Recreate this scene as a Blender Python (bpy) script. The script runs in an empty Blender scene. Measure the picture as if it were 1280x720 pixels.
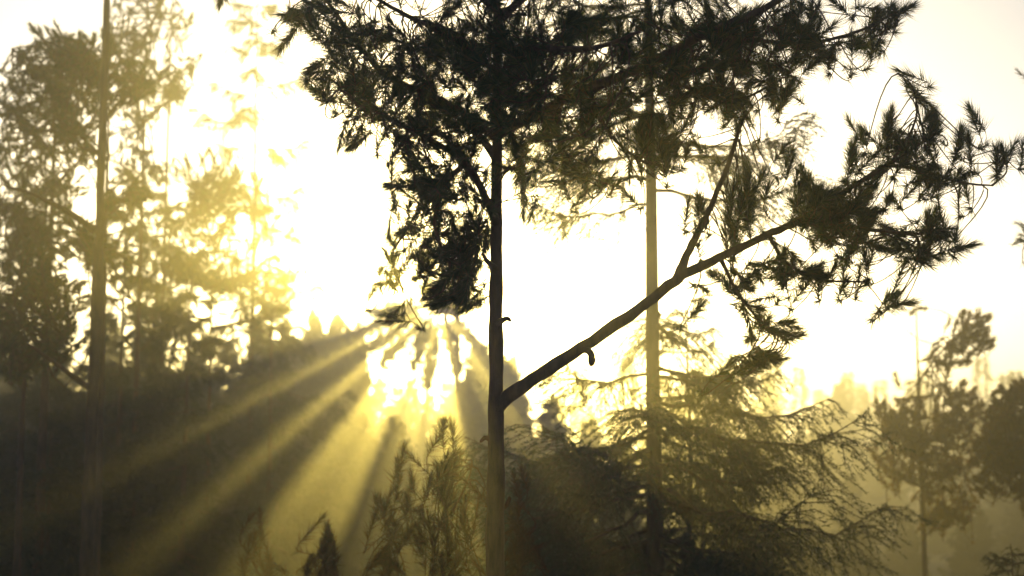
import bpy, math
import numpy as np

C = bpy.context.scene.collection
SC = bpy.context.scene
R = math.radians
TAU = 2 * math.pi

# ------------------------------------------------------------------ camera
CAM = np.array([0.0, 0.0, 1.7])
PITCH = R(6.8)
F = 1280 * 50 / 36.0
FWD = np.array([0, math.cos(PITCH), math.sin(PITCH)])
UP = np.array([0, -math.sin(PITCH), math.cos(PITCH)])
RIGHT = np.array([1.0, 0, 0])


def at(px, py, d):
    """a point of the photograph (1280x720 pixels) at d metres from the camera"""
    return CAM + d * (FWD + RIGHT * ((px - 640) / F) + UP * ((360 - py) / F))


def smooth(a, b, x):
    t = np.clip((x - a) / (b - a), 0, 1)
    return t * t * (3 - 2 * t)


def ground_z(x, y):
    """a slope that falls away from the camera, then a nearly level forest floor"""
    z = -2.0 * smooth(-2, 14, y) + 0.12 * np.sin(x * 0.31 + 1.3) * np.cos(y * 0.27)
    return z + 0.25 * np.sin(x * 0.07 + y * 0.05)


# ------------------------------------------------------------------ mesh helpers
def norm(v):
    v = np.asarray(v, float)
    return v / (np.linalg.norm(v, axis=-1, keepdims=True) + 1e-9)


class MB:
    """collects tubes and needle blades and links them as ONE mesh object"""

    def __init__(self):
        self.v, self.q, self.t, self.n = [], [], [], 0
        self.tm = []
        self.qm = []

    def tube(self, path, rad, sides=6, mat=0, rough=0.0, seed=0):
        path = np.asarray(path, float)
        rad = np.asarray(rad, float) * np.ones(len(path))
        n = len(path)
        tan = np.empty_like(path)
        tan[1:-1] = path[2:] - path[:-2]
        tan[0] = path[1] - path[0]
        tan[-1] = path[-1] - path[-2]
        tan = norm(tan)
        mean = norm(path[-1] - path[0])
        ref = np.array([0.0, 0, 1]) if abs(mean[2]) < 0.8 else np.array([1.0, 0.13, 0])
        s = norm(np.cross(tan, ref))
        u = np.cross(s, tan)
        a = np.arange(sides) * TAU / sides
        ring = (path[:, None, :] + rad[:, None, None] * (np.cos(a)[None, :, None] * s[:, None, :]
                + np.sin(a)[None, :, None] * u[:, None, :])).reshape(-1, 3)
        if rough:
            c = np.repeat(path, sides, 0)
            rg = np.random.default_rng(seed)
            k = rg.normal(0, 1, (n, sides))
            k = 0.5 * k + 0.25 * np.roll(k, 1, 0) + 0.25 * np.roll(k, -1, 0) + 0.3 * np.roll(k, 1, 1)
            kn = np.zeros(n)
            for q_ in rg.integers(2, max(3, n - 2), max(1, n // 9)):
                kn += 1.6 * np.exp(-((np.arange(n) - q_) / 1.2) ** 2)
            ring = c + (ring - c) * (1 + rough * (k + kn[:, None])).reshape(-1, 1)
        base = self.n
        self.v.append(ring)
        i = np.arange(n - 1)[:, None] * sides
        j = np.arange(sides)[None, :]
        k = (j + 1) % sides
        q = np.stack([i + j, i + k, i + sides + k, i + sides + j], -1).reshape(-1, 4) + base
        self.q.append(q)
        self.qm.append(np.full(len(q), mat))
        tip = path[-1] + tan[-1] * rad[-1]
        self.v.append(tip[None])
        e = base + (n - 1) * sides
        jj = np.arange(sides)
        t = np.stack([e + jj, e + (jj + 1) % sides, np.full(sides, base + n * sides)], -1)
        self.t.append(t)
        self.tm.append(np.full(len(t), mat))
        self.n += n * sides + 1

    def blades(self, o, d, ln, w, rng, mat=0):
        """tapered needles: o origin, d direction, ln length, w width (arrays)"""
        m = len(o)
        if not m:
            return
        side = norm(np.cross(d, rng.normal(size=(m, 3))))
        w = (np.ones(m) * w)[:, None]
        ln = (np.ones(m) * ln)[:, None]
        v = np.stack([o - side * w / 2, o + side * w / 2, o + d * ln], 1).reshape(-1, 3)
        self.v.append(v)
        t = np.arange(3 * m).reshape(-1, 3) + self.n
        self.t.append(t)
        self.tm.append(np.full(m, mat))
        self.n += 3 * m

    def shoots(self, p0, p1, n, nl, w, rng, a0=58, a1=14, mat=0):
        """bottle-brush shoots from p0 to p1 (arrays), n needles each"""
        p0 = np.atleast_2d(p0)
        p1 = np.atleast_2d(p1)
        m = len(p0)
        if not m:
            return
        ax = norm(p1 - p0)
        L = np.linalg.norm(p1 - p0, axis=1)
        t = rng.random((m, n)) ** 0.8
        ang = np.radians(a0 + (a1 - a0) * t + rng.normal(0, 9, (m, n)))
        rad = rng.normal(size=(m, n, 3))
        rad -= (rad * ax[:, None, :]).sum(-1, keepdims=True) * ax[:, None, :]
        rad = norm(rad)
        d = ax[:, None, :] * np.cos(ang)[..., None] + rad * np.sin(ang)[..., None]
        d[..., 2] -= 0.06
        d = norm(d)
        o = p0[:, None, :] + ax[:, None, :] * (t * L[:, None])[..., None]
        ln = nl * (0.7 + 0.5 * rng.random((m, n))) * (1 - 0.25 * t)
        self.blades(o.reshape(-1, 3), d.reshape(-1, 3), ln.reshape(-1), w, rng, mat)

    def build(self, name, mats, parent=None):
        me = bpy.data.meshes.new(name)
        v = np.concatenate(self.v) if self.v else np.zeros((0, 3))
        if parent is not None:
            v = v - np.array(OFFS.get(parent.name, (0, 0, 0)))
        q = np.concatenate(self.q) if self.q else np.zeros((0, 4), int)
        t = np.concatenate(self.t) if self.t else np.zeros((0, 3), int)
        me.vertices.add(len(v))
        me.vertices.foreach_set('co', v.astype(np.float32).ravel())
        loops = np.concatenate([q.ravel(), t.ravel()]).astype(np.int32)
        me.loops.add(len(loops))
        me.loops.foreach_set('vertex_index', loops)
        me.polygons.add(len(q) + len(t))
        st = np.concatenate([np.arange(len(q)) * 4, len(q) * 4 + np.arange(len(t)) * 3]).astype(np.int32)
        me.polygons.foreach_set('loop_start', st)
        mi = np.concatenate(self.qm + self.tm).astype(np.int32) if (self.qm or self.tm) else np.zeros(0, np.int32)
        me.polygons.foreach_set('material_index', mi)
        sm = np.concatenate([np.ones(len(q), bool), np.zeros(len(t), bool)])
        me.polygons.foreach_set('use_smooth', sm)
        me.update(calc_edges=True)
        for m in (mats if isinstance(mats, (list, tuple)) else [mats]):
            me.materials.append(m)
        o = bpy.data.objects.new(name, me)
        C.objects.link(o)
        if parent is not None:
            o.parent = parent
            OFFS[o.name] = OFFS.get(parent.name, (0, 0, 0))
        return o


OFFS = {}


def thing(name, label, cat, loc, group=None):
    o = bpy.data.objects.new(name, None)
    o.empty_display_size = 0.3
    C.objects.link(o)
    o.location = [float(c) for c in loc]
    OFFS[o.name] = tuple(float(c) for c in loc)
    o['label'] = label
    o['category'] = cat
    if group:
        o['group'] = group
    return o


def dup(root, loc, rz, sc, label=None, group=None):
    r = root.copy()
    C.objects.link(r)
    r.location = [float(c) for c in loc]
    r.rotation_euler = (0, 0, rz)
    r.scale = (sc[0], sc[0], sc[1])
    if label:
        r['label'] = label
        r['group'] = group
    for ch in list(root.children):
        c = ch.copy()
        C.objects.link(c)
        c.parent = r
        for g in list(ch.children):
            e = g.copy()
            C.objects.link(e)
            e.parent = c
    return r


def curve(pts, n):
    """Catmull-Rom through the points, n samples"""
    p = np.asarray(pts, float)
    if len(p) == 2:
        t = np.linspace(0, 1, n)[:, None]
        return p[0] * (1 - t) + p[1] * t
    p = np.vstack([2 * p[0] - p[1], p, 2 * p[-1] - p[-2]])
    seg = len(p) - 3
    u = np.linspace(0, seg - 1e-6, n)
    i = u.astype(int)
    t = (u - i)[:, None]
    a, b, c, d = p[i], p[i + 1], p[i + 2], p[i + 3]
    return 0.5 * (2 * b + (c - a) * t + (2 * a - 5 * b + 4 * c - d) * t ** 2 + (3 * b - a - 3 * c + d) * t ** 3)


def bez(a, b, c, d, n):
    t = np.linspace(0, 1, n)[:, None]
    return a * (1 - t) ** 3 + 3 * b * t * (1 - t) ** 2 + 3 * c * t ** 2 * (1 - t) + d * t ** 3


# ------------------------------------------------------------------ materials
def new_mat(name):
    m = bpy.data.materials.new(name)
    m.use_nodes = True
    nt = m.node_tree
    nt.nodes.clear()
    return m, nt, nt.nodes.new('ShaderNodeOutputMaterial')


def bark(name, c0, c1, scale=14):
    m, nt, out = new_mat(name)
    p = nt.nodes.new('ShaderNodeBsdfPrincipled')
    tc = nt.nodes.new('ShaderNodeTexCoord')
    mp = nt.nodes.new('ShaderNodeMapping')
    mp.inputs['Scale'].default_value = (1, 1, 0.22)
    no = nt.nodes.new('ShaderNodeTexNoise')
    no.inputs['Scale'].default_value = scale
    no.inputs['Detail'].default_value = 8
    no.inputs['Roughness'].default_value = 0.7
    cr = nt.nodes.new('ShaderNodeValToRGB')
    cr.color_ramp.elements[0].position = 0.35
    cr.color_ramp.elements[0].color = (*c0, 1)
    cr.color_ramp.elements[1].position = 0.68
    cr.color_ramp.elements[1].color = (*c1, 1)
    bp = nt.nodes.new('ShaderNodeBump')
    bp.inputs['Strength'].default_value = 0.8
    bp.inputs['Distance'].default_value = 0.02
    L = nt.links.new
    L(tc.outputs['Object'], mp.inputs['Vector'])
    L(mp.outputs['Vector'], no.inputs['Vector'])
    L(no.outputs['Fac'], cr.inputs['Fac'])
    L(cr.outputs['Color'], p.inputs['Base Color'])
    L(no.outputs['Fac'], bp.inputs['Height'])
    L(bp.outputs['Normal'], p.inputs['Normal'])
    p.inputs['Roughness'].default_value = 0.9
    L(p.outputs['BSDF'], out.inputs['Surface'])
    return m


def needle(name, cols, trans=0.35):
    """needles: every blade its own green or straw tone, some light passing through"""
    m, nt, out = new_mat(name)
    g = nt.nodes.new('ShaderNodeNewGeometry')
    cr = nt.nodes.new('ShaderNodeValToRGB')
    el = cr.color_ramp.elements
    while len(el) < len(cols):
        el.new(0.5)
    for e, (pos, c) in zip(el, cols):
        e.position = pos
        e.color = (*c, 1)
    p = nt.nodes.new('ShaderNodeBsdfPrincipled')
    p.inputs['Roughness'].default_value = 0.55
    p.inputs['Specular IOR Level'].default_value = 0.25
    tr = nt.nodes.new('ShaderNodeBsdfTranslucent')
    mx = nt.nodes.new('ShaderNodeMixShader')
    mx.inputs['Fac'].default_value = trans
    L = nt.links.new
    L(g.outputs['Random Per Island'], cr.inputs['Fac'])
    L(cr.outputs['Color'], p.inputs['Base Color'])
    L(cr.outputs['Color'], tr.inputs['Color'])
    L(p.outputs['BSDF'], mx.inputs[1])
    L(tr.outputs['BSDF'], mx.inputs[2])
    L(mx.outputs['Shader'], out.inputs['Surface'])
    return m


BARK = bark('pine_bark', (0.045, 0.026, 0.016), (0.17, 0.09, 0.05), 16)
BARK_G = bark('spruce_bark', (0.04, 0.03, 0.022), (0.12, 0.09, 0.07), 12)
TWIG = bark('twig_bark', (0.05, 0.03, 0.015), (0.12, 0.075, 0.035), 30)
NEEDLE = needle('pine_needles', [(0.0, (0.022, 0.055, 0.022)), (0.45, (0.04, 0.085, 0.028)),
                                 (0.85, (0.08, 0.115, 0.03)), (0.95, (0.17, 0.10, 0.03))], 0.5)
NEEDLE_S = needle('spruce_needles', [(0.0, (0.015, 0.045, 0.03)), (0.6, (0.025, 0.065, 0.04)),
                                     (0.95, (0.04, 0.08, 0.035))], 0.1)
NEEDLE_B = needle('straw_pine_needles', [(0.0, (0.13, 0.07, 0.02)), (0.5, (0.18, 0.095, 0.025)),
                                         (0.9, (0.11, 0.10, 0.025))], 0.6)


# ------------------------------------------------------------------ trees laid out from measured limbs
def pine(name, label, cat, trunk, limbs, blobs, par, seed, group=None, split=True, bark_m=None,
         needle_m=None, tall=None, offs=0.0):
    """trunk: (px, py, d, r_bottom, top height); limbs: list of (points (px,py,dd), r0, r1);
    blobs: (px, py, rx, ry, n, dd, spread [, dir px])"""
    rng = np.random.default_rng(seed)
    px, py, d, r0, H = trunk
    b = at(px, py, d)
    gx, gy = b[0], b[1]
    gz = float(ground_z(gx, gy)) - 0.05
    bark_m = bark_m or BARK
    needle_m = needle_m or NEEDLE
    root = thing(name, label, cat, (gx, gy, gz), group)
    n = 26
    z = np.linspace(gz, gz + H, n)
    wob = par.get('wobble', 0.012) * H / 10
    xs = gx + wob * np.cumsum(rng.normal(0, 0.5, n)) * np.linspace(0, 1, n)
    ys = gy + wob * np.cumsum(rng.normal(0, 0.5, n)) * np.linspace(0, 1, n)
    k = np.argmin(abs(z - b[2]))
    xs += gx - xs[k] if k > 2 else 0
    tp = np.stack([xs, ys, z], 1)
    tr_r = r0 * (1 - par.get('taper', 0.85) * (np.linspace(0, 1, n)) ** 1.2)
    tr_r[0] *= 1.25
    tm = MB()
    if split:
        t2 = curve(tp, 110)
        tm.tube(t2, np.interp(np.linspace(0, 1, 110), np.linspace(0, 1, n), tr_r), 16, 0, 0.085, seed)
    else:
        tm.tube(tp, tr_r, 8)
    tm.build('trunk', bark_m, root)
    LP = []   # limb curves
    MBs = []
    for pts, ra, rb in limbs:
        P = np.array([at(q[0], q[1], d + q[2]) for q in pts])
        # root the limb inside the trunk when it starts close to it
        hd = np.hypot(np.interp(P[0][2], z, xs) - P[0][0], np.interp(P[0][2], z, ys) - P[0][1])
        if hd < r0 * 3:
            P[0] = [np.interp(P[0][2], z, xs), np.interp(P[0][2], z, ys), P[0][2]]
        cp = curve(P, max(10, len(pts) * 5))
        cp[1:-1] += rng.normal(0, ra * 0.07, (len(cp) - 2, 3))
        m = MB()
        lr = np.linspace(ra, rb, len(cp))
        lr[0] *= 1.35
        lr[1] *= 1.12
        m.tube(cp, lr, 10 if split else 5, 0, 0.06 if split else 0, seed + len(pts))
        LP.append(cp)
        MBs.append((m, MB()))
    if not LP:
        LP = [tp]
        MBs = [(MB(), MB())]
        allp = np.concatenate(LP)
    allp = np.concatenate(LP)
    own = np.concatenate([np.full(len(c), i) for i, c in enumerate(LP)])
    idx = np.concatenate([np.arange(len(c)) for c in LP])
    SL, NL, NW, NN = par['shoot'], par['nl'], par['nw'], par['nn']
    for bl in blobs:
        x, y, rx, ry, cnt, dd, sp = bl[:7]
        dirp = bl[7] if len(bl) > 7 else None
        if cnt > 3:
            cnt = int(cnt * par.get('mult', 1))
        for _ in range(cnt):
            a = rng.random() * TAU
            rr = math.sqrt(rng.random())
            tip = at(x + rx * rr * math.cos(a), y + ry * rr * math.sin(a), d + dd + rng.normal(0, sp))
            dist = np.linalg.norm(allp - tip, axis=1)
            c = np.argsort(dist)[:6]
            j = c[rng.integers(len(c))] if cnt > 1 else c[0]
            Q = allp[j]
            i = own[j]
            cp = LP[i]
            t_ = norm(cp[min(idx[j] + 1, len(cp) - 1)] - cp[max(idx[j] - 1, 0)])
            out = norm(tip - Q)
            if dirp is not None:
                w = norm(RIGHT * dirp[0] - UP * dirp[1] + rng.normal(0, par.get('dj', 0.22), 3))
            else:
                w = norm(out * 0.7 + t_ * 0.35 + np.array([0, 0, 0.45]) + rng.normal(0, 0.5, 3))
            L = SL * (0.65 + 0.7 * rng.random())
            base = tip - w * L
            D = np.linalg.norm(base - Q)
            sag = np.array([0, 0, -1.0]) * D * par.get('sag', 0.35) * (0.2 + rng.random())
            tw = bez(Q, Q + t_ * D * 0.35 + sag * 0.7 + rng.normal(0, 0.1 * D, 3),
                     base - w * D * 0.45 + sag + rng.normal(0, 0.1 * D, 3), base, par.get('tn', 9))
            tw = np.vstack([tw, tip - w * L * 0.3])
            rt = par['tr']
            MBs[i][0].tube(tw, np.linspace(rt * (1.1 + 0.6 * min(D, 1)), rt * 0.6, len(tw)), par.get('ts', 5), 1)
            MBs[i][1].shoots(base, tip - w * NL * 0.45, NN, NL, NW, rng)
            # older needles thinly back along the twig
            if D > SL * 0.5 and par.get('old', 0):
                kk = len(tw) - 3
                MBs[i][1].shoots(tw[max(kk - 2, 0)], tw[kk], par['old'], NL * 0.85, NW, rng, 65, 40)
    if split:
        for m, f in MBs:
            br = m.build('branch', [bark_m, TWIG], root)
            if f.n:
                f.build('foliage', needle_m, br)
    else:
        cm = MB()
        for m, f in MBs:
            for s, mats in ((m, None), (f, 2)):
                if not s.n:
                    continue
                off = cm.n
                cm.v += s.v
                cm.q += [q + off for q in s.q]
                cm.t += [t + off for t in s.t]
                cm.qm += s.qm
                cm.tm += [t_ if mats is None else np.full(len(t_), 2) for t_ in s.tm]
                cm.n += s.n
        cm.build('crown', [bark_m, TWIG, needle_m], root)
    return root


def spruce(name, label, cat, x, y, H, r0, z0, Lmax, gap, seed, group=None, split=False, per=4, twigs=14,
           nper=26, nl=0.03, nw=0.006, prof=0.8, drop=0.32, parent_z=None, azim=None, needle_m=None, dens=None, side=0.75, hang=0.75):
    """a spruce: whorls of long branches that dip and lift at the tip, hung with drooping side twigs"""
    rng = np.random.default_rng(seed)
    needle_m = needle_m or NEEDLE_S
    gz = float(ground_z(x, y)) - 0.05 if parent_z is None else parent_z
    root = thing(name, label, cat, (x, y, gz), group)
    n = 22
    z = np.linspace(gz, gz + H, n)
    tx = x + 0.010 * np.cumsum(rng.normal(0, 0.6, n)) * np.linspace(0, 1, n)
    ty = y + 0.010 * np.cumsum(rng.normal(0, 0.6, n)) * np.linspace(0, 1, n)
    tm = MB()
    rr = r0 * (1 - 0.93 * np.linspace(0, 1, n))
    rr[0] *= 1.3
    tm.tube(np.stack([tx, ty, z], 1), rr, 12 if split else 7)
    tm.build('trunk', BARK_G, root)
    crown = MB()
    zz = z0
    while zz < H - 0.1:
        u = (zz - z0) / max(H - z0, 0.1)
        dn = 1.0 if dens is None else dens(zz)
        a0 = rng.random() * TAU
        for k in range(per):
            if rng.random() > dn:
                continue
            az = a0 + TAU * k / per + rng.normal(0, 0.35)
            L = Lmax * (1 - u) ** prof * (0.55 + 0.6 * rng.random()) + 0.12
            h = zz + rng.normal(0, gap * 0.35) + gz
            st = np.array([np.interp(h, z, tx), np.interp(h, z, ty), h])
            hd = np.array([math.cos(az), math.sin(az), 0])
            s = np.linspace(0, 1, 9)
            lift = 0.25 * (u - 0.35)
            zc = L * (lift * s - drop * np.sin(s * math.pi * 0.62) ** 1.5 * (1 - u) + 0.16 * s ** 3)
            sw = rng.normal(0, 0.07) * L * s ** 2
            sd = np.array([-hd[1], hd[0], 0])
            bp = st + hd * (L * s)[:, None] + sd * sw[:, None]
            bp[:, 2] += zc
            bp[1:] += rng.normal(0, 0.012 * L, (8, 3))
            wood = MB() if split else crown
            wood.tube(bp, np.linspace(0.007 + 0.009 * L, 0.003, 9), 5 if split else 3, 0)
            leaf = MB() if split else crown
            nt_ = max(4, int(twigs * min(1.4, 0.35 + L / max(Lmax, 0.1))))
            o_, d_ = [], []
            for j in range(nt_):
                t = 0.18 + 0.82 * rng.random()
                i = min(int(t * 8), 7)
                q = bp[i] + (bp[i + 1] - bp[i]) * (t * 8 - i)
                ta = norm(bp[i + 1] - bp[i])
                sg = 1 if rng.random() < 0.5 else -1
                w = norm(ta * (0.5 + 0.4 * rng.random()) + sd * sg * side + np.array([0, 0, -0.25 - hang * rng.random() ** 2])
                         + rng.normal(0, 0.12, 3))
                tl = L * (0.14 + 0.30 * (1 - t)) * (0.6 + 0.8 * rng.random()) + 0.07
                e = q + w * tl
                mid = (q + e) / 2 + np.array([0, 0, 0.06 * tl])
                e = e + np.array([0, 0, -0.18 * tl])
                wood.tube(np.stack([q, mid, e]), [0.004, 0.003, 0.0015], 3, 0)
                m = int(nper * (0.5 + tl / max(0.3 * Lmax, 0.1)))
                tt = rng.random(m)
                o = np.where(tt[:, None] < 0.5, q + (mid - q) * (tt * 2)[:, None], mid + (e - mid) * (tt * 2 - 1)[:, None])
                dd = norm(norm(e - q) * 0.9 + rng.normal(0, 0.62, (m, 3)))
                o_.append(o)
                d_.append(dd)
                # secondary twigs
                for _ in range(2 if tl > 0.22 else 0):
                    f = 0.3 + 0.6 * rng.random()
                    q2 = q + (e - q) * f
                    w2 = norm(w + rng.normal(0, 0.5, 3) + np.array([0, 0, -0.35]))
                    e2 = q2 + w2 * tl * 0.45
                    m2 = max(3, m // 3)
                    tt = rng.random(m2)[:, None]
                    o_.append(q2 + (e2 - q2) * tt)
                    d_.append(norm(w2 + rng.normal(0, 0.6, (m2, 3))))
            # needles on the branch itself
            m = int(nper * 1.6)
            tt = (0.35 + 0.65 * rng.random(m)) * 8
            i = np.minimum(tt.astype(int), 7)
            o_.append(bp[i] + (bp[i + 1] - bp[i]) * (tt - i)[:, None])
            d_.append(norm(norm(bp[-1] - bp[0]) + rng.normal(0, 0.7, (m, 3))))
            o_, d_ = np.concatenate(o_), np.concatenate(d_)
            leaf.blades(o_, d_, nl * (0.7 + 0.6 * rng.random(len(o_))), nw, rng, 0 if split else 1)
            if split:
                br = wood.build('branch', BARK_G, root)
                leaf.build('foliage', needle_m, br)
        zz += gap * (0.8 + 0.4 * rng.random())
    if not split:
        crown.build('crown', [BARK_G, needle_m], root)
    return root


def xy(px, py, d):
    p = at(px, py, d)
    return p[0], p[1]


# ------------------------------------------------------------------ the pine in front
NEAR = dict(shoot=0.16, nl=0.098, nw=0.0038, nn=140, tr=0.003, sag=0.28, tn=11, old=46, wobble=0.006, mult=1.3)
near_limbs = [
    # the long bare limb to the right and its fork
    ([(622, 508, 0), (668, 473, -.03), (725, 437, -.08), (800, 385, -.12), (850, 347, -.15), (900, 322, -.15), (960, 293, -.12),
      (1005, 273, -.08), (1060, 237, 0), (1110, 206, .05), (1165, 170, .1)], 0.034, 0.008),
    ([(846, 350, -.15), (862, 312, -.12), (884, 268, -.05), (910, 205, .05), (930, 143, .15)], 0.022, 0.008),
    # upper right limb
    ([(624, 158, 0), (682, 137, -.1), (736, 112, -.2), (802, 84, -.3), (873, 46, -.35), (940, 18, -.4), (1000, -14, -.4),
      (1060, -40, -.35)], 0.029, 0.012),
    # lower left limb
    ([(620, 275, 0), (606, 246, -.03), (582, 203, -.1), (541, 177, -.2), (510, 160, -.25), (470, 138, -.3), (425, 112, -.35)], 0.022, 0.006),
    # upper left limb
    ([(622, 165, 0), (560, 130, .1), (485, 95, .15), (440, 45, .2), (400, -10, .25), (360, -50, .25)], 0.019, 0.006),
    ([(623, 90, 0), (560, 45, -.25), (500, 15, -.45), (440, -20, -.6)], 0.016, 0.006),
    # limbs leading away and towards the camera
    ([(623, 120, 0), (660, 80, .5), (710, 40, .9), (770, 10, 1.2)], 0.024, 0.008),
    ([(622, 190, 0), (590, 160, .4), (560, 150, .8), (520, 140, 1.1)], 0.022, 0.007),
    ([(624, 60, 0), (680, 60, -.5), (740, 60, -.9), (800, 40, -1.2)], 0.02, 0.007),
    # hanging side limb below the crown on the left
    ([(582, 203, -.1), (556, 232, 0), (543, 275, .1), (556, 320, .15), (578, 356, .2)], 0.013, 0.006),
    ([(556, 232, 0), (525, 262, .4), (505, 292, .7), (490, 320, .9), (500, 352, 1.0)], 0.010, 0.005),
    # upper right fans
    ([(873, 46, -.35), (930, 48, -.2), (1000, 55, -.1), (1070, 40, 0), (1130, 10, .1)], 0.013, 0.005),
    ([(802, 84, -.3), (860, 110, -.15), (920, 125, 0), (975, 100, .1)], 0.012, 0.005),
    ([(736, 112, -.2), (760, 165, -.1), (800, 200, 0), (826, 203, .05)], 0.010, 0.005),
    ([(700, 128, -.1), (700, 175, .05), (725, 215, .1), (765, 232, .1)], 0.010, 0.004),
    # right end of the long limb
    ([(1005, 273, -.08), (1075, 285, .05), (1140, 292, .15), (1190, 290, .2)], 0.012, 0.005),
    ([(960, 293, -.12), (985, 330, .1), (1030, 350, .2), (1085, 352, .3)], 0.010, 0.004),
    ([(900, 322, -.15), (925, 370, 0), (955, 405, .1), (985, 425, .15)], 0.010, 0.004),
    ([(1110, 206, .05), (1150, 212, .1), (1200, 228, .2), (1240, 232, .25)], 0.010, 0.004),
    ([(1112, 205, .05), (1135, 172, .08), (1146, 140, .1), (1140, 108, .1), (1122, 92, .1)], 0.007, 0.003),
    ([(1240, 232, .25), (1258, 215, .25), (1254, 195, .25)], 0.005, 0.003),
    # trunk top limbs beyond the frame
    ([(628, 20, 0), (690, -30, .3), (760, -90, .5)], 0.02, 0.007),
    ([(628, 20, 0), (560, -40, .2), (470, -90, .3), (330, -60, .3), (280, -25, .3)], 0.02, 0.005),
]
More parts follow.
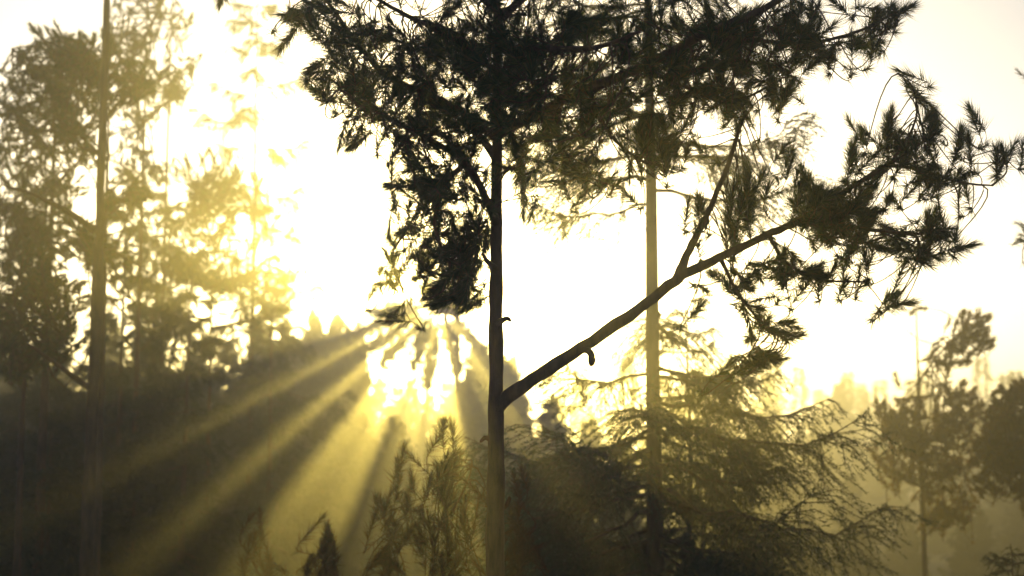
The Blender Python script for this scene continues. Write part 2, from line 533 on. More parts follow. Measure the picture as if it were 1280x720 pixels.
near_blobs = [
    # left of the crown
    (272, 14, 4, 4, 2, .3, .05, (-.5, 1)), (285, -10, 8, 8, 3, .3, .1, (-.6, .8)),
    (352, 17, 10, 10, 3, 0, .1, (-1, .1)), (400, 8, 40, 22, 12, 0, .25), (350, 66, 8, 8, 2, 0, .1, (-.7, .8)), (382, 92, 8, 12, 3, -.2, .1, (-1, .15)),
    (400, 110, 25, 22, 8, -.2, .2), (432, 190, 14, 20, 4, -.2, .1, (-.6, 1)), (440, 75, 35, 30, 12, 0, .3), (450, 30, 40, 30, 14, 0, .3),
    (470, 110, 40, 30, 14, -.2, .25), (520, 60, 45, 45, 26, -.1, .4), (575, 40, 45, 40, 26, 0, .5), (500, 150, 40, 22, 12, -.1, .3),
    (560, 120, 50, 40, 26, .1, .5), (600, 90, 45, 60, 28, 0, .6), (530, 190, 40, 30, 14, -.1, .25), (488, 228, 18, 18, 5, -.1, .15, (-1, -.1)),
    (515, 230, 30, 25, 9, .1, .2), (560, 240, 35, 35, 14, .1, .25), (590, 200, 30, 40, 12, 0, .3), (555, 285, 25, 25, 8, .1, .2),
    (590, 320, 18, 30, 8, .15, .15, (-.1, 1)), (570, 352, 20, 18, 7, .2, .1, (-.2, 1)), (555, 330, 20, 20, 5, .15, .15),
    (500, 300, 34, 28, 9, .8, .2), (480, 345, 24, 22, 5, .9, .2), (470, 395, 20, 10, 3, .9, .15, (-1, .3)),
    (560, 300, 34, 26, 5, .1, .25), (590, 345, 16, 28, 3, .15, .15, (-.1, 1)), (566, 366, 26, 14, 4, .2, .15, (-.4, .8)), (572, 384, 22, 10, 3, .2, .12, (-.6, .6)), (548, 376, 22, 14, 4, .25, .12, (-.7, .5)), (532, 388, 10, 8, 3, .3, .1, (-.9, .5)), (560, 390, 26, 7, 3, .2, .12, (-.4, .8)), (520, 372, 10, 10, 3, .35, .1, (-1, .3)), (530, 330, 26, 18, 6, .4, .2),
    # crown centre and right
    (660, 40, 45, 45, 24, 0, .6), (690, 100, 50, 45, 24, .1, .6), (640, 130, 30, 40, 12, .1, .5), (700, 165, 45, 30, 14, 0, .3), (655, 165, 25, 20, 6, 0, .3),
    (745, 40, 45, 40, 22, .1, .6), (760, 130, 40, 45, 18, -.1, .3), (730, 215, 35, 16, 8, .1, .15), (700, 205, 12, 12, 3, .1, .1, (-.8, 0)),
    (770, 225, 18, 18, 4, .1, .1), (648, 230, 12, 40, 4, 0, .2, (0, 1)), (655, 265, 8, 30, 3, 0, .2, (.1, 1)),
    (818, 165, 24, 30, 12, 0, .2, (0, -1)), (840, 175, 30, 20, 7, 0, .2), (810, 30, 40, 35, 18, -.2, .5), (860, 90, 50, 35, 22, -.2, .3),
    (885, 30, 40, 30, 14, -.3, .3), (900, 130, 45, 22, 14, 0, .2), (930, 80, 45, 30, 16, -.2, .25), (960, 30, 45, 30, 16, -.2, .3),
    (1020, 50, 50, 28, 14, -.1, .25), (1010, 10, 40, 25, 10, -.3, .3), (1080, 30, 40, 30, 9, 0, .2), (1120, 10, 25, 20, 5, .1, .1),
    (1145, 8, 10, 10, 2, .1, .1, (1, -.4)), (985, 95, 25, 18, 6, .1, .15), (965, 135, 12, 12, 3, .1, .1, (0, 1)),
    # along the long limb
    (940, 222, 24, 34, 11, 0, .15, (.1, -1)), (915, 265, 15, 25, 5, 0, .15, (-.1, -1)), (868, 250, 10, 25, 4, 0, .1, (-.2, -1)),
    (992, 178, 8, 14, 3, .1, .1, (.3, -1)), (1000, 205, 8, 14, 2, .1, .1, (-.2, -1)), (1014, 222, 14, 22, 7, 0, .15, (0, -1)),
    (1035, 262, 38, 30, 20, 0, .2), (1080, 250, 45, 35, 26, .1, .2), (1070, 172, 8, 20, 5, .1, .1, (-.35, -1)), (1054, 145, 4, 8, 1, .1, .05, (-.4, -1)),
    (1112, 138, 7, 22, 5, .1, .1, (.1, -1)), (1125, 180, 22, 24, 10, .1, .15), (1164, 138, 9, 20, 6, .1, .1, (0, -1)), (1174, 150, 6, 10, 2, .1, .1, (.5, .6)),
    (1209, 120, 4, 10, 2, .2, .05, (0, -1)), (1205, 160, 10, 14, 4, .2, .1, (.1, -1)), (1252, 178, 9, 10, 3, .25, .05, (-.1, -1)), (1277, 172, 4, 6, 2, .25, .05, (.1, -1)),
    (1195, 215, 14, 18, 5, .2, .1), (1160, 225, 25, 25, 8, .15, .15), (1165, 262, 12, 16, 5, .15, .1, (.1, -1)), (1115, 88, 4, 4, 1, .1, .02, (-1, -.5)), (1130, 100, 4, 4, 1, .1, .02, (-1, -.7)),
    (1110, 300, 50, 18, 13, .1, .2), (1195, 296, 14, 14, 4, .2, .1), (1222, 306, 6, 6, 2, .2, .05, (1, -.4)), (1165, 325, 20, 12, 4, .2, .1, (1, .2)),
    (1145, 376, 6, 6, 2, .3, .05, (1, -.2)), (1125, 362, 6, 6, 2, .3, .05, (1, -.7)), (1000, 325, 40, 18, 12, .1, .2), (1050, 335, 40, 15, 7, .2, .2),
    (890, 355, 22, 22, 5, 0, .2), (950, 345, 25, 20, 6, 0, .2), (950, 385, 25, 14, 5, .1, .15), (1000, 415, 14, 12, 5, .15, .1, (1, .2)),
    (960, 455, 18, 10, 4, .15, .1, (1, .1)), (985, 440, 20, 12, 4, .15, .1, (1, 0)), (935, 435, 14, 14, 3, .1, .1),
    # above the frame
    (560, -60, 90, 40, 26, 0, .5), (700, -60, 90, 40, 26, .1, .5), (860, -40, 80, 40, 16, -.2, .4),
]
hero = pine('pine_tree', 'sharp dark pine close to the viewer with a long bare limb rising right', 'pine tree',
            (620, 500, 7.0, 0.056, 6.5), near_limbs, near_blobs, NEAR, 11)
# the hooked stub on the long limb
sm = MB()
sp = curve([at(722, 440, 6.92), at(731, 437, 6.9), at(738, 441, 6.89), at(740, 449, 6.89), at(739, 456, 6.9)], 9)
sm.tube(sp, [0.018, .018, .017, .017, .017, .018, .019, .018, .012], 8)
sm.build('broken_stub', BARK, hero)
for pts in (((618, 552, 7.0), (607, 547, 6.96), (601, 552, 6.95)), ((621, 405, 7.0), (633, 398, 6.97), (638, 401, 6.95)), ((619, 640, 7.0), (632, 633, 6.98), (637, 622, 6.97)),
                ((620, 335, 7.0), (609, 327, 6.95), (604, 318, 6.94))):
    sm = MB()
    cp_ = curve([at(*p_) for p_ in pts], 6)
    sm.tube(cp_, np.linspace(0.016, 0.008, 6), 6)
    sm.build('dead_stub', BARK, hero)

# ------------------------------------------------------------------ spruces right of the pine
x, y = xy(818, 600, 12.5)
spruce('spruce_tree', 'tall spruce with a thick straight trunk and sagging boughs right of the front pine', 'spruce tree',
       x, y, 12, 0.098, 0.5, 2.15, 0.27, 21, 'spruces right of the front pine', split=True, per=5, twigs=58, nper=56, nl=0.036, nw=0.0068, prof=0.62,
       side=0.85, hang=0.7, drop=0.22, dens=lambda h: 1.0 if h < 3.8 else (0.6 if h < 4.8 else 0.3))
x, y = xy(862, 600, 15)
spruce('spruce_tree', 'thin spruce standing just behind and right of the thick spruce trunk', 'spruce tree',
       x, y, 5.5, 0.05, 0.8, 1.3, 0.3, 22, 'spruces right of the front pine', per=4, twigs=24, nper=44, nl=0.04, nw=0.008, side=0.8, hang=0.7, drop=0.25)

# ------------------------------------------------------------------ left side trees
MID = dict(shoot=0.32, nl=0.15, nw=0.020, nn=60, tr=0.010, sag=0.2, tn=5, ts=3, old=12, mult=1.8)
MIDN = dict(MID, shoot=0.25, nl=0.11, nw=0.013, mult=1.9)
pine('pine_tree', 'tall bare dark pole of a pine with broken side limbs at the left', 'pine tree',
     (112, 600, 14, 0.075, 11),
     [([(118, 287, 0), (80, 262, -.2), (40, 242, -.3), (5, 232, -.3)], 0.035, 0.008),
      ([(112, 487, 0), (80, 462, -.2), (36, 430, -.4)], 0.035, 0.01),
      ([(122, 190, 0), (106, 186, .1), (95, 180, .1)], 0.02, 0.008),
      ([(133, -60, 0), (90, -110, .3), (40, -140, .5)], 0.04, 0.01),
      ([(133, -60, 0), (180, -120, -.3), (230, -150, -.5)], 0.04, 0.01)],
     [(60, -130, 70, 40, 30, .3, .6), (200, -130, 70, 40, 30, -.3, .6), (130, -180, 70, 50, 30, 0, .6)],
     MIDN, 31, split=True)
pine('pine_tree', 'broad hazy pine with clumped dark foliage at the left edge', 'pine tree',
     (58, 420, 18, 0.08, 8.5),
     [([(62, 300, 0), (30, 270, -.3), (-10, 250, -.4)], .03, .01), ([(62, 240, 0), (90, 210, .4), (110, 190, .5)], .03, .01),
      ([(64, 190, 0), (30, 150, .4), (0, 130, .5)], .03, .01), ([(65, 140, 0), (95, 100, -.4), (110, 70, -.5)], .03, .01),
      ([(66, 110, 0), (40, 80, -.2), (15, 60, -.2)], .03, .01)],
     [(30, 110, 45, 32, 26, 0, .5), (60, 70, 45, 28, 24, 0, .5), (90, 130, 40, 35, 24, .2, .5), (15, 180, 35, 50, 26, 0, .5), (60, 225, 55, 40, 30, 0, .6),
      (30, 270, 50, 35, 26, 0, .5), (100, 65, 30, 30, 14, 0, .4), (80, 290, 45, 30, 18, 0, .5), (20, 330, 40, 40, 18, 0, .5)], MIDN, 32,
     'hazy trees at the left', split=False)
pine('pine_tree', 'hazy pine with a ragged clumped crown between the two left poles', 'pine tree',
     (172, 420, 22, 0.06, 10.8),
     [([(172, 230, 0), (150, 205, .4), (135, 200, .4)], .03, .01), ([(173, 160, 0), (205, 130, .5), (225, 115, .5)], .03, .01),
      ([(174, 110, 0), (150, 70, -.5), (140, 50, -.5)], .03, .01), ([(174, 60, 0), (195, 20, .3), (205, 0, .3)], .03, .01)],
     [(172, 60, 30, 34, 22, 0, .6), (195, 105, 34, 28, 20, .2, .5), (158, 150, 22, 26, 13, 0, .5), (178, 200, 24, 30, 15, 0, .5), (150, 25, 26, 30, 13, 0, .5),
      (185, 0, 40, 30, 14, 0, .5)], MIDN, 33, 'hazy trees at the left', split=False)
pine('pine_tree', 'slim hazy pine trunk with a few tufts left of the sun glow', 'pine tree',
     (203, 420, 25, 0.055, 12.2),
     [([(206, 110, 0), (232, 85, .3), (245, 70, .3)], .025, .01), ([(205, 215, 0), (180, 205, -.3)], .025, .01), ([(207, 60, 0), (225, 20, 0)], .02, .01),
      ([(209, -60, 0), (240, -90, 0)], .02, .01)],
     [(225, 75, 24, 20, 10, .2, .4), (195, 210, 22, 12, 8, 0, .4), (222, 110, 20, 10, 6, 0, .4), (225, 25, 24, 24, 9, 0, .4), (210, -70, 50, 40, 30, 0, .6)],
     MIDN, 34, 'hazy trees at the left', split=False)
pine('pine_tree', 'golden hazy pine glowing in the light shafts left of the sun', 'pine tree',
     (262, 480, 23, 0.06, 6.6),
     [([(263, 300, 0), (300, 260, .4), (335, 262, .5)], .03, .01), ([(263, 260, 0), (240, 230, -.4)], .03, .01), ([(262, 350, 0), (215, 330, .4)], .03, .01),
      ([(262, 360, 0), (310, 340, -.4)], .03, .01), ([(262, 400, 0), (205, 390, -.4)], .03, .01), ([(262, 410, 0), (330, 395, .4)], .03, .01)],
     [(258, 205, 44, 24, 26, 0, .5), (300, 235, 40, 26, 26, .2, .5), (245, 260, 46, 30, 30, 0, .5), (332, 268, 22, 16, 10, .3, .3), (290, 325, 55, 40, 40, 0, .6), (345, 350, 30, 40, 18, .3, .4), (215, 290, 40, 30, 22, 0, .4),
      (225, 330, 40, 30, 20, .2, .5), (200, 385, 45, 30, 20, -.2, .5), (320, 385, 40, 30, 18, .2, .5)], MIDN, 35, 'hazy trees at the left', split=False)
pine('pine_tree', 'dark clumped pine crossing the bare left pole high in the view', 'pine tree',
     (128, 420, 16.5, 0.07, 7.8),
     [([(130, 200, 0), (100, 170, .3), (80, 160, .3)], .03, .01), ([(130, 150, 0), (165, 110, .3), (185, 100, .3)], .03, .01), ([(130, 100, 0), (105, 70, -.3)], .03, .01),
      ([(130, 260, 0), (165, 240, -.3)], .03, .01), ([(130, 300, 0), (100, 290, -.3)], .03, .01)],
     [(100, 110, 45, 34, 30, .2, .5), (165, 100, 36, 28, 22, .2, .4), (110, 60, 40, 24, 16, -.2, .4), (90, 170, 34, 24, 16, 0, .4), (165, 240, 30, 20, 14, -.2, .3), (100, 290, 40, 26, 18, -.2, .4),
      (140, 330, 40, 30, 18, 0, .4), (60, 40, 30, 20, 8, 0, .4)],
     MIDN, 36, 'hazy trees at the left', split=False)
pine('pine_tree', 'low dark pine filling the shade under the broad left pine', 'pine tree',
     (30, 480, 16, 0.07, 5.0),
     [([(30, 380, 0), (70, 350, .3)], .03, .01), ([(30, 400, 0), (-5, 380, .3)], .03, .01), ([(30, 440, 0), (80, 420, -.3)], .03, .01), ([(30, 460, 0), (10, 430, -.3)], .03, .01)],
     [(40, 330, 45, 30, 26, 0, .5), (80, 370, 45, 30, 26, .2, .5), (10, 390, 40, 34, 26, .2, .5), (70, 420, 50, 30, 26, -.2, .5), (20, 440, 40, 30, 20, 0, .5)],
     MIDN, 37, 'hazy trees at the left', split=False)
for i, (px, topy, d, L, lab) in enumerate([
        (313, -90, 28, 1.8, 'tall pale spruce with thin drooping branches against the bright sky left of the pine crown'),
        (28, 210, 22, 1.4, 'dim spruce at the far left edge below the broad hazy pine'),
        (150, 190, 23, 1.3, 'dim slender spruce just right of the bare left pole'),
        (190, 215, 25, 1.3, 'brown hazy spruce crossed by the left light shafts'),
        (338, 330, 27, 1.2, 'small hazy spruce under the white glow left of the sun'),
        (232, 300, 21, 1.2, 'dim spruce standing in front of the golden hazy pine')]):
    b = at(px, 500, d)
    top = at(px, topy, d)[2]
    H = top - float(ground_z(b[0], b[1]))
    spruce('spruce_tree', lab, 'spruce tree', b[0], b[1], H, 0.07, 0.8 if i else 4.0, L, 0.36 if i else 0.6, 50 + i, 'hazy spruces at the left',
           per=4 if i else 3, twigs=20, nper=30, nl=0.09, nw=0.015, prof=0.7)

SUN_PX = (548, 378)
sun_l = [([(571, 330, 0), (552, 318, .3), (538, 312, .5)], .05, .02), ([(571, 350, 0), (590, 335, -.3)], .05, .02), ([(571, 375, 0), (548, 358, .3), (530, 354, .5)], .06, .02),  # limbs of a tree added to block the sun and shape its shafts
         ([(571, 385, 0), (592, 372, -.3)], .05, .02), ([(571, 392, 0), (550, 380, .2), (534, 378, .3)], .06, .02)]
sun_b = [(560, 310, 24, 16, 16, 0, .4), (542, 325, 20, 13, 12, .3, .3), (590, 332, 18, 14, 12, -.2, .3), (545, 357, 24, 13, 20, .2, .3), (588, 370, 20, 14, 14, -.2, .3), (570, 345, 20, 18, 16, 0, .4),
         (550, 374, 15, 10, 10, .1, .4), (576, 366, 20, 16, 14, 0, .4), (536, 362, 14, 10, 12, .1, .3)]
rs = np.random.default_rng(77)
# added boughs, fanned out from the sun to cut its light into shafts
for ang, ln, dep in ((81, 88, .6), (71, 112, -.2), (58, 120, -.5), (43, 108, .4), (31, 66, .2), (21, 92, -.3), (8, 112, .5), (-13, 96, .4), (-24, 60, 0), (-44, 90, -.4)):
    dx, dy = -math.sin(R(ang)), math.cos(R(ang))
    sx, sy = SUN_PX
    st_ = (sx + dx * 16 + 4, sy + dy * 16, 0)
    sun_l.append(([(571, sy + 4 + dy * 14, 0), st_, (sx + dx * ln * .55, sy + dy * ln * .55, dep * .5), (sx + dx * ln, sy + dy * ln, dep)], .05, .015))
    kk = rs.uniform(0.8, 1.15)
    bend = rs.uniform(-5, 5)
    for f in np.arange(37, ln, 3.5):
        wd_ = (0.8 + (0.095 if ang > 50 else 0.07) * f) * kk * rs.uniform(0.85, 1.15) * (1 - 0.5 * max(0, f / ln - 0.7) / 0.3)
        sun_b.append((sx + dx * f - dy * bend * (f / ln) ** 2 + rs.normal(0, .8), sy + dy * f + dx * bend * (f / ln) ** 2 + rs.normal(0, .8), wd_, wd_, 3 + int(f * 0.025), dep * f / ln, .12, (dx, dy)))
for _ in range(46):  # loose shoots added in the gaps to split the light into finer rays
    f, ang = rs.uniform(26, 105), R(rs.uniform(-48, 84))
    sun_b.append((SUN_PX[0] - math.sin(ang) * f, SUN_PX[1] + math.cos(ang) * f, 2, 2, 1, rs.uniform(-.6, .6), .1))
pine('pine_tree', 'added hazy tree behind the front trunk, hiding the sun, boughs fanned to cut shafts', 'pine tree',
     (571, 480, 47, 0.16, at(571, 285, 47)[2] + 2.2), sun_l, sun_b,
     dict(shoot=0.30, nl=0.22, nw=0.022, nn=44, dj=0.45, tr=0.010, sag=0.08, tn=4, ts=3, old=0), 78, split=False)

# ------------------------------------------------------------------ right side trees
pine('pine_tree', 'small straw-brown pine with a thin stem in the fog at the right', 'pine tree',
     (1153, 620, 20, 0.055, 5.6),
     [([(1147, 480, 0), (1175, 440, .1), (1215, 405, .2)], .018, .006), ([(1150, 560, 0), (1115, 530, -.3)], .02, .007), ([(1150, 550, 0), (1200, 510, .3)], .02, .007),
      ([(1152, 610, 0), (1195, 580, -.3)], .02, .007), ([(1152, 610, 0), (1120, 590, .3)], .02, .007), ([(1153, 650, 0), (1180, 635, .2)], .02, .007)],
     [(1215, 402, 28, 20, 16, .2, .3), (1190, 440, 34, 18, 16, .1, .3), (1230, 425, 18, 10, 6, .2, .2), (1112, 515, 24, 30, 20, -.2, .3), (1150, 530, 45, 36, 40, 0, .4),
      (1200, 505, 36, 34, 30, .2, .4), (1125, 580, 40, 26, 28, .2, .4), (1190, 565, 45, 34, 36, -.2, .4), (1180, 630, 42, 28, 32, .1, .4), (1145, 378, 8, 8, 2, 0, .1), (1122, 470, 6, 8, 2, 0, .1)],
     dict(shoot=0.22, nl=0.11, nw=0.015, nn=60, tr=0.006, sag=0.2, tn=5, ts=3, old=8, mult=2.2), 41, split=False, needle_m=NEEDLE_B)
pine('pine_tree', 'straw-brown leafy pine cut by the right edge of the view', 'pine tree',
     (1305, 620, 18, 0.06, 5.2),
     [([(1305, 560, 0), (1270, 520, .2), (1245, 500, .2)], .02, .007), ([(1305, 600, 0), (1265, 570, -.2), (1240, 560, -.3)], .02, .007), ([(1305, 510, 0), (1285, 480, 0)], .02, .007)],
     [(1265, 510, 30, 30, 30, .1, .3), (1245, 555, 32, 34, 32, -.1, .3), (1280, 590, 30, 36, 28, 0, .4), (1285, 485, 25, 20, 18, 0, .3), (1310, 470, 25, 40, 20, 0, .4), (1262, 535, 40, 40, 40, 0, .4), (1230, 600, 20, 14, 8, .1, .3)],
     dict(shoot=0.22, nl=0.11, nw=0.015, nn=60, tr=0.006, sag=0.2, tn=5, ts=3, old=8, mult=2.2), 42, split=False, needle_m=NEEDLE_B)
pine('pine_tree', 'pine outside the right edge reaching a few green tufts into the fog', 'pine tree',
     (1400, 420, 11, 0.07, 7.5),
     [([(1400, 330, 0), (1330, 310, 0), (1285, 300, 0)], .02, .006), ([(1402, 140, 0), (1340, 110, 0), (1285, 95, 0)], .02, .005), ([(1400, 230, 0), (1440, 200, 0)], .02, .005)],
     [(1270, 290, 12, 14, 4, 0, .1), (1275, 300, 10, 8, 3, 0, .1), (1276, 88, 10, 8, 2, 0, .1), (1340, 100, 30, 30, 8, 0, .2), (1340, 310, 30, 30, 8, 0, .2), (1420, 200, 60, 90, 30, 0, .4)],
     dict(shoot=0.16, nl=0.08, nw=0.004, nn=60, tr=0.004, sag=0.3, tn=6, ts=4, old=8), 43, split=False)
x, y = xy(1262, 700, 12)
spruce('spruce_tree', 'low dark green spruce tip at the bottom right corner', 'spruce tree', x, y,
       at(1262, 672, 12)[2] - float(ground_z(x, y)), 0.04, 0.3, 1.1, 0.2, 61, per=5, twigs=16, nper=30, nl=0.035, nw=0.005)

# ------------------------------------------------------------------ saplings at the foot of the front pine
SAPN = needle('sapling_needles', [(0.0, (0.035, 0.04, 0.018)), (0.5, (0.06, 0.05, 0.022)), (0.8, (0.11, 0.05, 0.02))], 0.35)
SAP = dict(shoot=0.28, nl=0.125, nw=0.0055, nn=110, tr=0.004, sag=0.05, tn=6, ts=5, old=14, mult=0.75, dj=0.4)
pine('pine_sapling', 'dark pine sapling with upright shoots just left of the front trunk', 'sapling', (566, 690, 9.2, 0.022, 1.75),
     [([(566, 660, 0), (550, 620, -.1), (545, 600, -.1)], .007, .004), ([(566, 640, 0), (585, 600, .1), (590, 580, .1)], .007, .004), ([(566, 700, 0), (540, 690, -.1)], .007, .004)],
     [(560, 525, 8, 12, 4, 0, .05, (-.1, -1)), (572, 570, 14, 18, 8, 0, .1, (.1, -1)), (548, 590, 14, 18, 8, 0, .1, (-.2, -1)), (580, 620, 20, 22, 10, 0, .1, (.2, -1)), (545, 650, 25, 25, 10, 0, .1, (-.3, -1)), (565, 690, 30, 20, 10, 0, .1, (0, -1))],
     SAP, 71, 'pine saplings at the bottom of the view', split=False, needle_m=SAPN)
pine('pine_sapling', 'dark pine sapling between the front trunk and the lower spruce boughs', 'sapling', (652, 700, 9.8, 0.02, 1.7),
     [([(652, 690, 0), (640, 650, 0)], .006, .004), ([(652, 690, 0), (668, 660, .1)], .006, .004)],
     [(650, 590, 10, 14, 5, 0, .05, (0, -1)), (645, 630, 14, 20, 7, 0, .1, (-.2, -1)), (662, 660, 14, 20, 8, 0, .1, (.4, -1)), (680, 690, 14, 12, 5, 0, .1, (1, -.3)), (645, 690, 22, 20, 8, 0, .1, (0, -1))],
     SAP, 72, 'pine saplings at the bottom of the view', split=False, needle_m=SAPN)
pine('pine_sapling', 'bushy dark pine sapling at the bottom, second left of the front trunk', 'sapling', (498, 700, 10.5, 0.022, 1.95),
     [([(498, 690, 0), (480, 650, 0)], .006, .004), ([(498, 690, 0), (515, 640, .1)], .006, .004)],
     [(500, 560, 8, 14, 5, 0, .05, (0, -1)), (505, 600, 16, 20, 9, 0, .1, (.1, -1)), (480, 630, 16, 20, 9, 0, .1, (-.2, -1)), (515, 650, 18, 24, 10, 0, .1, (.2, -1)), (490, 690, 30, 20, 12, 0, .1, (0, -1))],
     SAP, 73, 'pine saplings at the bottom of the view', split=False, needle_m=SAPN)
pine('pine_sapling', 'lone dim upright pine sapling at the bottom left of centre', 'sapling', (322, 700, 12.0, 0.022, 1.75),
     [([(322, 710, 0), (310, 690, 0)], .006, .004)],
     [(322, 640, 6, 10, 5, 0, .05, (0, -1)), (322, 665, 12, 14, 8, 0, .1, (0, -1)), (320, 695, 20, 14, 10, 0, .1, (0, -1)), (410, 650, 0, 0, 0, 0, 0)],
     SAP, 74, 'pine saplings at the bottom of the view', split=False, needle_m=SAPN)
pine('pine_sapling', 'short dim pine sapling at the bottom, midway to the lone left one', 'sapling', (410, 700, 11.2, 0.022, 1.75),
     [([(410, 710, 0), (400, 690, 0)], .006, .004)],
     [(410, 645, 6, 10, 5, 0, .05, (0, -1)), (412, 670, 12, 14, 8, 0, .1, (0, -1)), (408, 698, 24, 14, 12, 0, .1, (0, -1))],
     SAP, 75, 'pine saplings at the bottom of the view', split=False, needle_m=SAPN)

# ------------------------------------------------------------------ dense young spruces in the dark at the left
THL = 'one of the dark young spruces massed in shade across the lower left and centre'
THG = 'young spruces in the dark thicket'
protos = []
for i in range(3):
    protos.append(spruce('young_spruce', THL, 'spruce tree', 0, 0, 6.0, 0.07, 0.15, 2.1, 0.3, 80 + i, THG, per=7, twigs=26, nper=22,
                         nl=0.14, nw=0.026, prof=0.95, drop=0.28, hang=1.0, parent_z=0.0))
protos.append(spruce('young_spruce', THL, 'spruce tree', 0, 0, 6.0, 0.07, 0.15, 1.7, 0.2, 84, THG, per=7, twigs=20, nper=24,
                     nl=0.15, nw=0.032, prof=0.75, drop=0.25, parent_z=0.0))
used = set()
rngt = np.random.default_rng(5)
th = []
for d, step, ytop in ((20, 80, 540), (26, 62, 495), (33, 54, 450), (39, 46, 425)):
    for px in np.arange(-90, 620, step):
        q = px + rngt.uniform(-20, 20)
        yt = ytop + rngt.uniform(-30, 26)
        if q > 380 and d > 30:
            yt = max(yt, 520)
        if q > 240 and d < 30:
            continue
        th.append((q, d + rngt.uniform(-2, 2), yt, 1.0))
for q, yt, d in ((428, 458, 58), (452, 478, 61), (476, 470, 60), (498, 484, 62), (516, 474, 60), (538, 488, 61), (560, 478, 60), (584, 482, 62), (604, 462, 60)):
    th.append((q, d, yt, 1.0))
# separate tops added to shade the haze, with slits that let the shafts through
for q, yt, d, wd in ((328, 400, 45, .8), (347, 420, 45, .9), (360, 396, 44, .6), (379, 416, 46, .8), (392, 388, 44, .6), (411, 410, 45, .8), (424, 392, 46, .6), (438, 406, 44, .6),
                     (450, 408, 45, .5), (600, 426, 45, .9), (622, 438, 40, .9), (636, 446, 44, .9)):
    th.append((q, d, yt, wd))
for q, d, yt in ((640, 40, 470), (690, 30, 500), (735, 34, 520), (775, 28, 560), (655, 24, 560)):
    th.append((q, d, yt, 1.0))
for i, (q, d, yt, wd) in enumerate(th):
    b = at(q, yt, d)
    gz = float(ground_z(b[0], b[1])) - 0.05
    k = i % 3 if wd == 1.0 else 3
    h = (b[2] - gz) / 6.0
    s = ((0.6 * h + 0.3) * rngt.uniform(0.75, 1.1) * wd, h)
    if k not in used:
        used.add(k)
        o = protos[k]
        o.location = (b[0], b[1], gz)
        o.rotation_euler = (0, 0, rngt.uniform(0, TAU))
        o.scale = (s[0], s[0], s[1])
    else:
        dup(protos[k], (b[0], b[1], gz), rngt.uniform(0, TAU), s)

# ------------------------------------------------------------------ young spruces standing in the fog at the right
RL = 'one of the faint young spruces standing in the pale fog at the lower right'
RG = 'young spruces in the fog at the right'
for i, (q, d, yt) in enumerate(((880, 40, 560), (930, 52, 545), (985, 46, 570), (1020, 62, 520), (1065, 44, 590), (1100, 70, 530), (1010, 33, 640), (1075, 30, 655), (1215, 36, 620),
                                (1250, 50, 560), (1290, 42, 570), (1180, 60, 560), (900, 30, 640), (1130, 38, 630), (960, 75, 500), (1050, 80, 480), (1220, 78, 500))):
    b = at(q, yt, d)
    gz = float(ground_z(b[0], b[1])) - 0.05
    h = (b[2] - gz) / 6.0
    w_ = (0.6 * h + 0.25) * rngt.uniform(0.8, 1.2)
    dup(protos[i % 3], (b[0], b[1], gz), rngt.uniform(0, TAU), (w_, h), RL, RG)

# ------------------------------------------------------------------ ground and far wood
gx = np.linspace(-150, 150, 121)
gy = np.linspace(-25, 275, 121)
X, Y = np.meshgrid(gx, gy)
Z = ground_z(X, Y)
gm = MB()
gm.v.append(np.stack([X.ravel(), Y.ravel(), Z.ravel()], 1))
gm.n = X.size
ii, jj = np.meshgrid(np.arange(120), np.arange(120))
k = (jj * 121 + ii).ravel()
gm.q.append(np.stack([k, k + 1, k + 122, k + 121], 1))
gm.qm.append(np.zeros(len(k), int))
gmat, nt, out = new_mat('forest_floor')
p = nt.nodes.new('ShaderNodeBsdfPrincipled')
tc = nt.nodes.new('ShaderNodeTexCoord')
no = nt.nodes.new('ShaderNodeTexNoise')
no.inputs['Scale'].default_value = 0.9
no.inputs['Detail'].default_value = 10
no.inputs['Roughness'].default_value = 0.75
cr = nt.nodes.new('ShaderNodeValToRGB')
cr.color_ramp.elements[0].position = 0.35
cr.color_ramp.elements[0].color = (0.02, 0.03, 0.012, 1)
cr.color_ramp.elements[1].position = 0.7
cr.color_ramp.elements[1].color = (0.075, 0.055, 0.03, 1)
bp = nt.nodes.new('ShaderNodeBump')
bp.inputs['Strength'].default_value = 1
bp.inputs['Distance'].default_value = 0.10
nt.links.new(tc.outputs['Object'], no.inputs['Vector'])
nt.links.new(no.outputs['Fac'], cr.inputs['Fac'])
nt.links.new(cr.outputs['Color'], p.inputs['Base Color'])
nt.links.new(no.outputs['Fac'], bp.inputs['Height'])
nt.links.new(bp.outputs['Normal'], p.inputs['Normal'])
p.inputs['Roughness'].default_value = 0.95
nt.links.new(p.outputs['BSDF'], out.inputs['Surface'])
g = gm.build('ground', gmat)
g['kind'] = 'structure'

rw = np.random.default_rng(9)
wm = MB()
for k in range(290):
    yy = rw.uniform(85, 190)
    xx = rw.uniform(-0.42, 0.46) * yy
    if -0.16 < xx / yy < 0.02 and rw.random() < 0.6:
        continue
    h = rw.uniform(5, 12.5) * (0.7 + 0.3 * yy / 190)
    z0 = float(ground_z(xx, yy))
    wm.tube([(xx, yy, z0), (xx + rw.normal(0, .2), yy, z0 + h)], [0.14, 0.03], 5)
    m = 500
    u = rw.random(m) ** 0.7
    a = rw.random(m) * TAU
    rr = (1 - u) * h * 0.2 * np.sqrt(rw.random(m)) * (0.6 + 0.4 * np.sin(u * 40)) + 0.15
    o = np.stack([xx + rr * np.cos(a), yy + rr * np.sin(a), z0 + h * (0.12 + 0.88 * u)], 1)
    d = norm(np.stack([np.cos(a), np.sin(a), -0.4 + rw.normal(0, .3, m)], 1))
    wm.blades(o, d, 0.5, 0.14, rw, 1)
w = wm.build('distant_wood', [BARK_G, NEEDLE_S])
w['kind'] = 'stuff'
w['label'] = 'far spruce wood fading out in the fog'
w['category'] = 'wood'

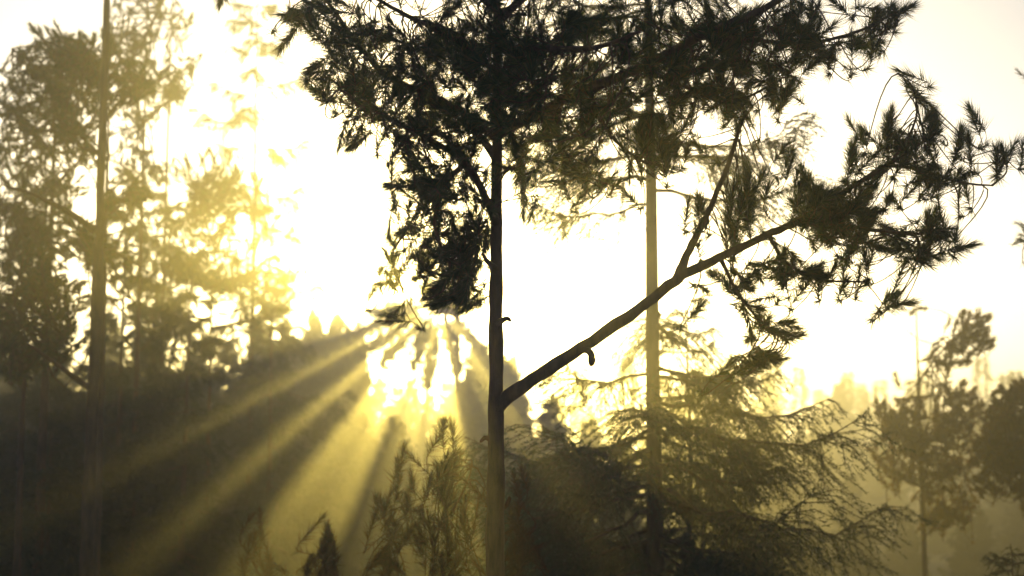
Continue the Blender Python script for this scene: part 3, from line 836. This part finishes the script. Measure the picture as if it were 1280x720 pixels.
# ------------------------------------------------------------------ haze
HB = (-155, 155, -28, 280, -3.6, 16.0)
hm = bpy.data.meshes.new('haze')
vx = [(a, b, c) for c in HB[4:] for b in HB[2:4] for a in HB[:2]]
hm.from_pydata(vx, [], [(0, 2, 3, 1), (4, 5, 7, 6), (0, 1, 5, 4), (2, 6, 7, 3), (0, 4, 6, 2), (1, 3, 7, 5)])
hz = bpy.data.objects.new('haze', hm)
C.objects.link(hz)
hz['kind'] = 'stuff'
hz['label'] = 'pale morning fog filling the whole forest'
hz['category'] = 'haze'
hmat, nt, out = new_mat('fog_air')
pv = nt.nodes.new('ShaderNodeVolumePrincipled')
pv.inputs['Color'].default_value = (0.93, 0.92, 0.88, 1)
pv.inputs['Density'].default_value = 0.0075
pv.inputs['Anisotropy'].default_value = 0.86
nt.links.new(pv.outputs['Volume'], out.inputs['Volume'])
hm.materials.append(hmat)

# ------------------------------------------------------------------ light
sd = norm(at(SUN_PX[0], SUN_PX[1], 1) - CAM)
elev = math.asin(sd[2])
az = math.atan2(sd[0], sd[1])
W = bpy.data.worlds.new('World')
SC.world = W
W.use_nodes = True
nt = W.node_tree
nt.nodes.clear()
wo = nt.nodes.new('ShaderNodeOutputWorld')
bg = nt.nodes.new('ShaderNodeBackground')
sky = nt.nodes.new('ShaderNodeTexSky')
sky.sky_type = 'NISHITA'
sky.sun_disc = False
sky.sun_elevation = elev
sky.sun_rotation = az
sky.dust_density = 1.4
sky.air_density = 0.4
bg.inputs['Strength'].default_value = 0.115
nt.links.new(sky.outputs['Color'], bg.inputs['Color'])
nt.links.new(bg.outputs['Background'], wo.inputs['Surface'])
sl = bpy.data.lights.new('sun', 'SUN')
sl.energy = 5.0
sl.angle = R(0.2)
sl.color = (1.0, 0.735, 0.13)
so = bpy.data.objects.new('sun', sl)
C.objects.link(so)
so.location = (-8, 120, 14)
import mathutils
so.rotation_euler = mathutils.Vector(sd).to_track_quat('Z', 'Y').to_euler()

# ------------------------------------------------------------------ camera object and render settings
cd = bpy.data.cameras.new('camera')
cd.lens = 50
cd.sensor_width = 36
cd.clip_end = 2000
cd.dof.use_dof = True
cd.dof.focus_distance = 6.9
cd.dof.aperture_fstop = 2.0
co = bpy.data.objects.new('camera', cd)
C.objects.link(co)
co.location = CAM
co.rotation_euler = (math.pi / 2 + PITCH, 0, 0)
SC.camera = co
SC.view_settings.view_transform = 'Standard'
SC.view_settings.look = 'None'
SC.view_settings.gamma = 1
SC.view_settings.exposure = 0.34
cy = SC.cycles
cy.max_bounces = 6
cy.diffuse_bounces = 2
cy.glossy_bounces = 1
cy.transmission_bounces = 2
cy.volume_bounces = 0
cy.transparent_max_bounces = 4
cy.use_denoising = True
try:
    cy.denoiser = 'OPENIMAGEDENOISE'
    cy.denoising_input_passes = 'RGB_ALBEDO_NORMAL'
except Exception:
    pass
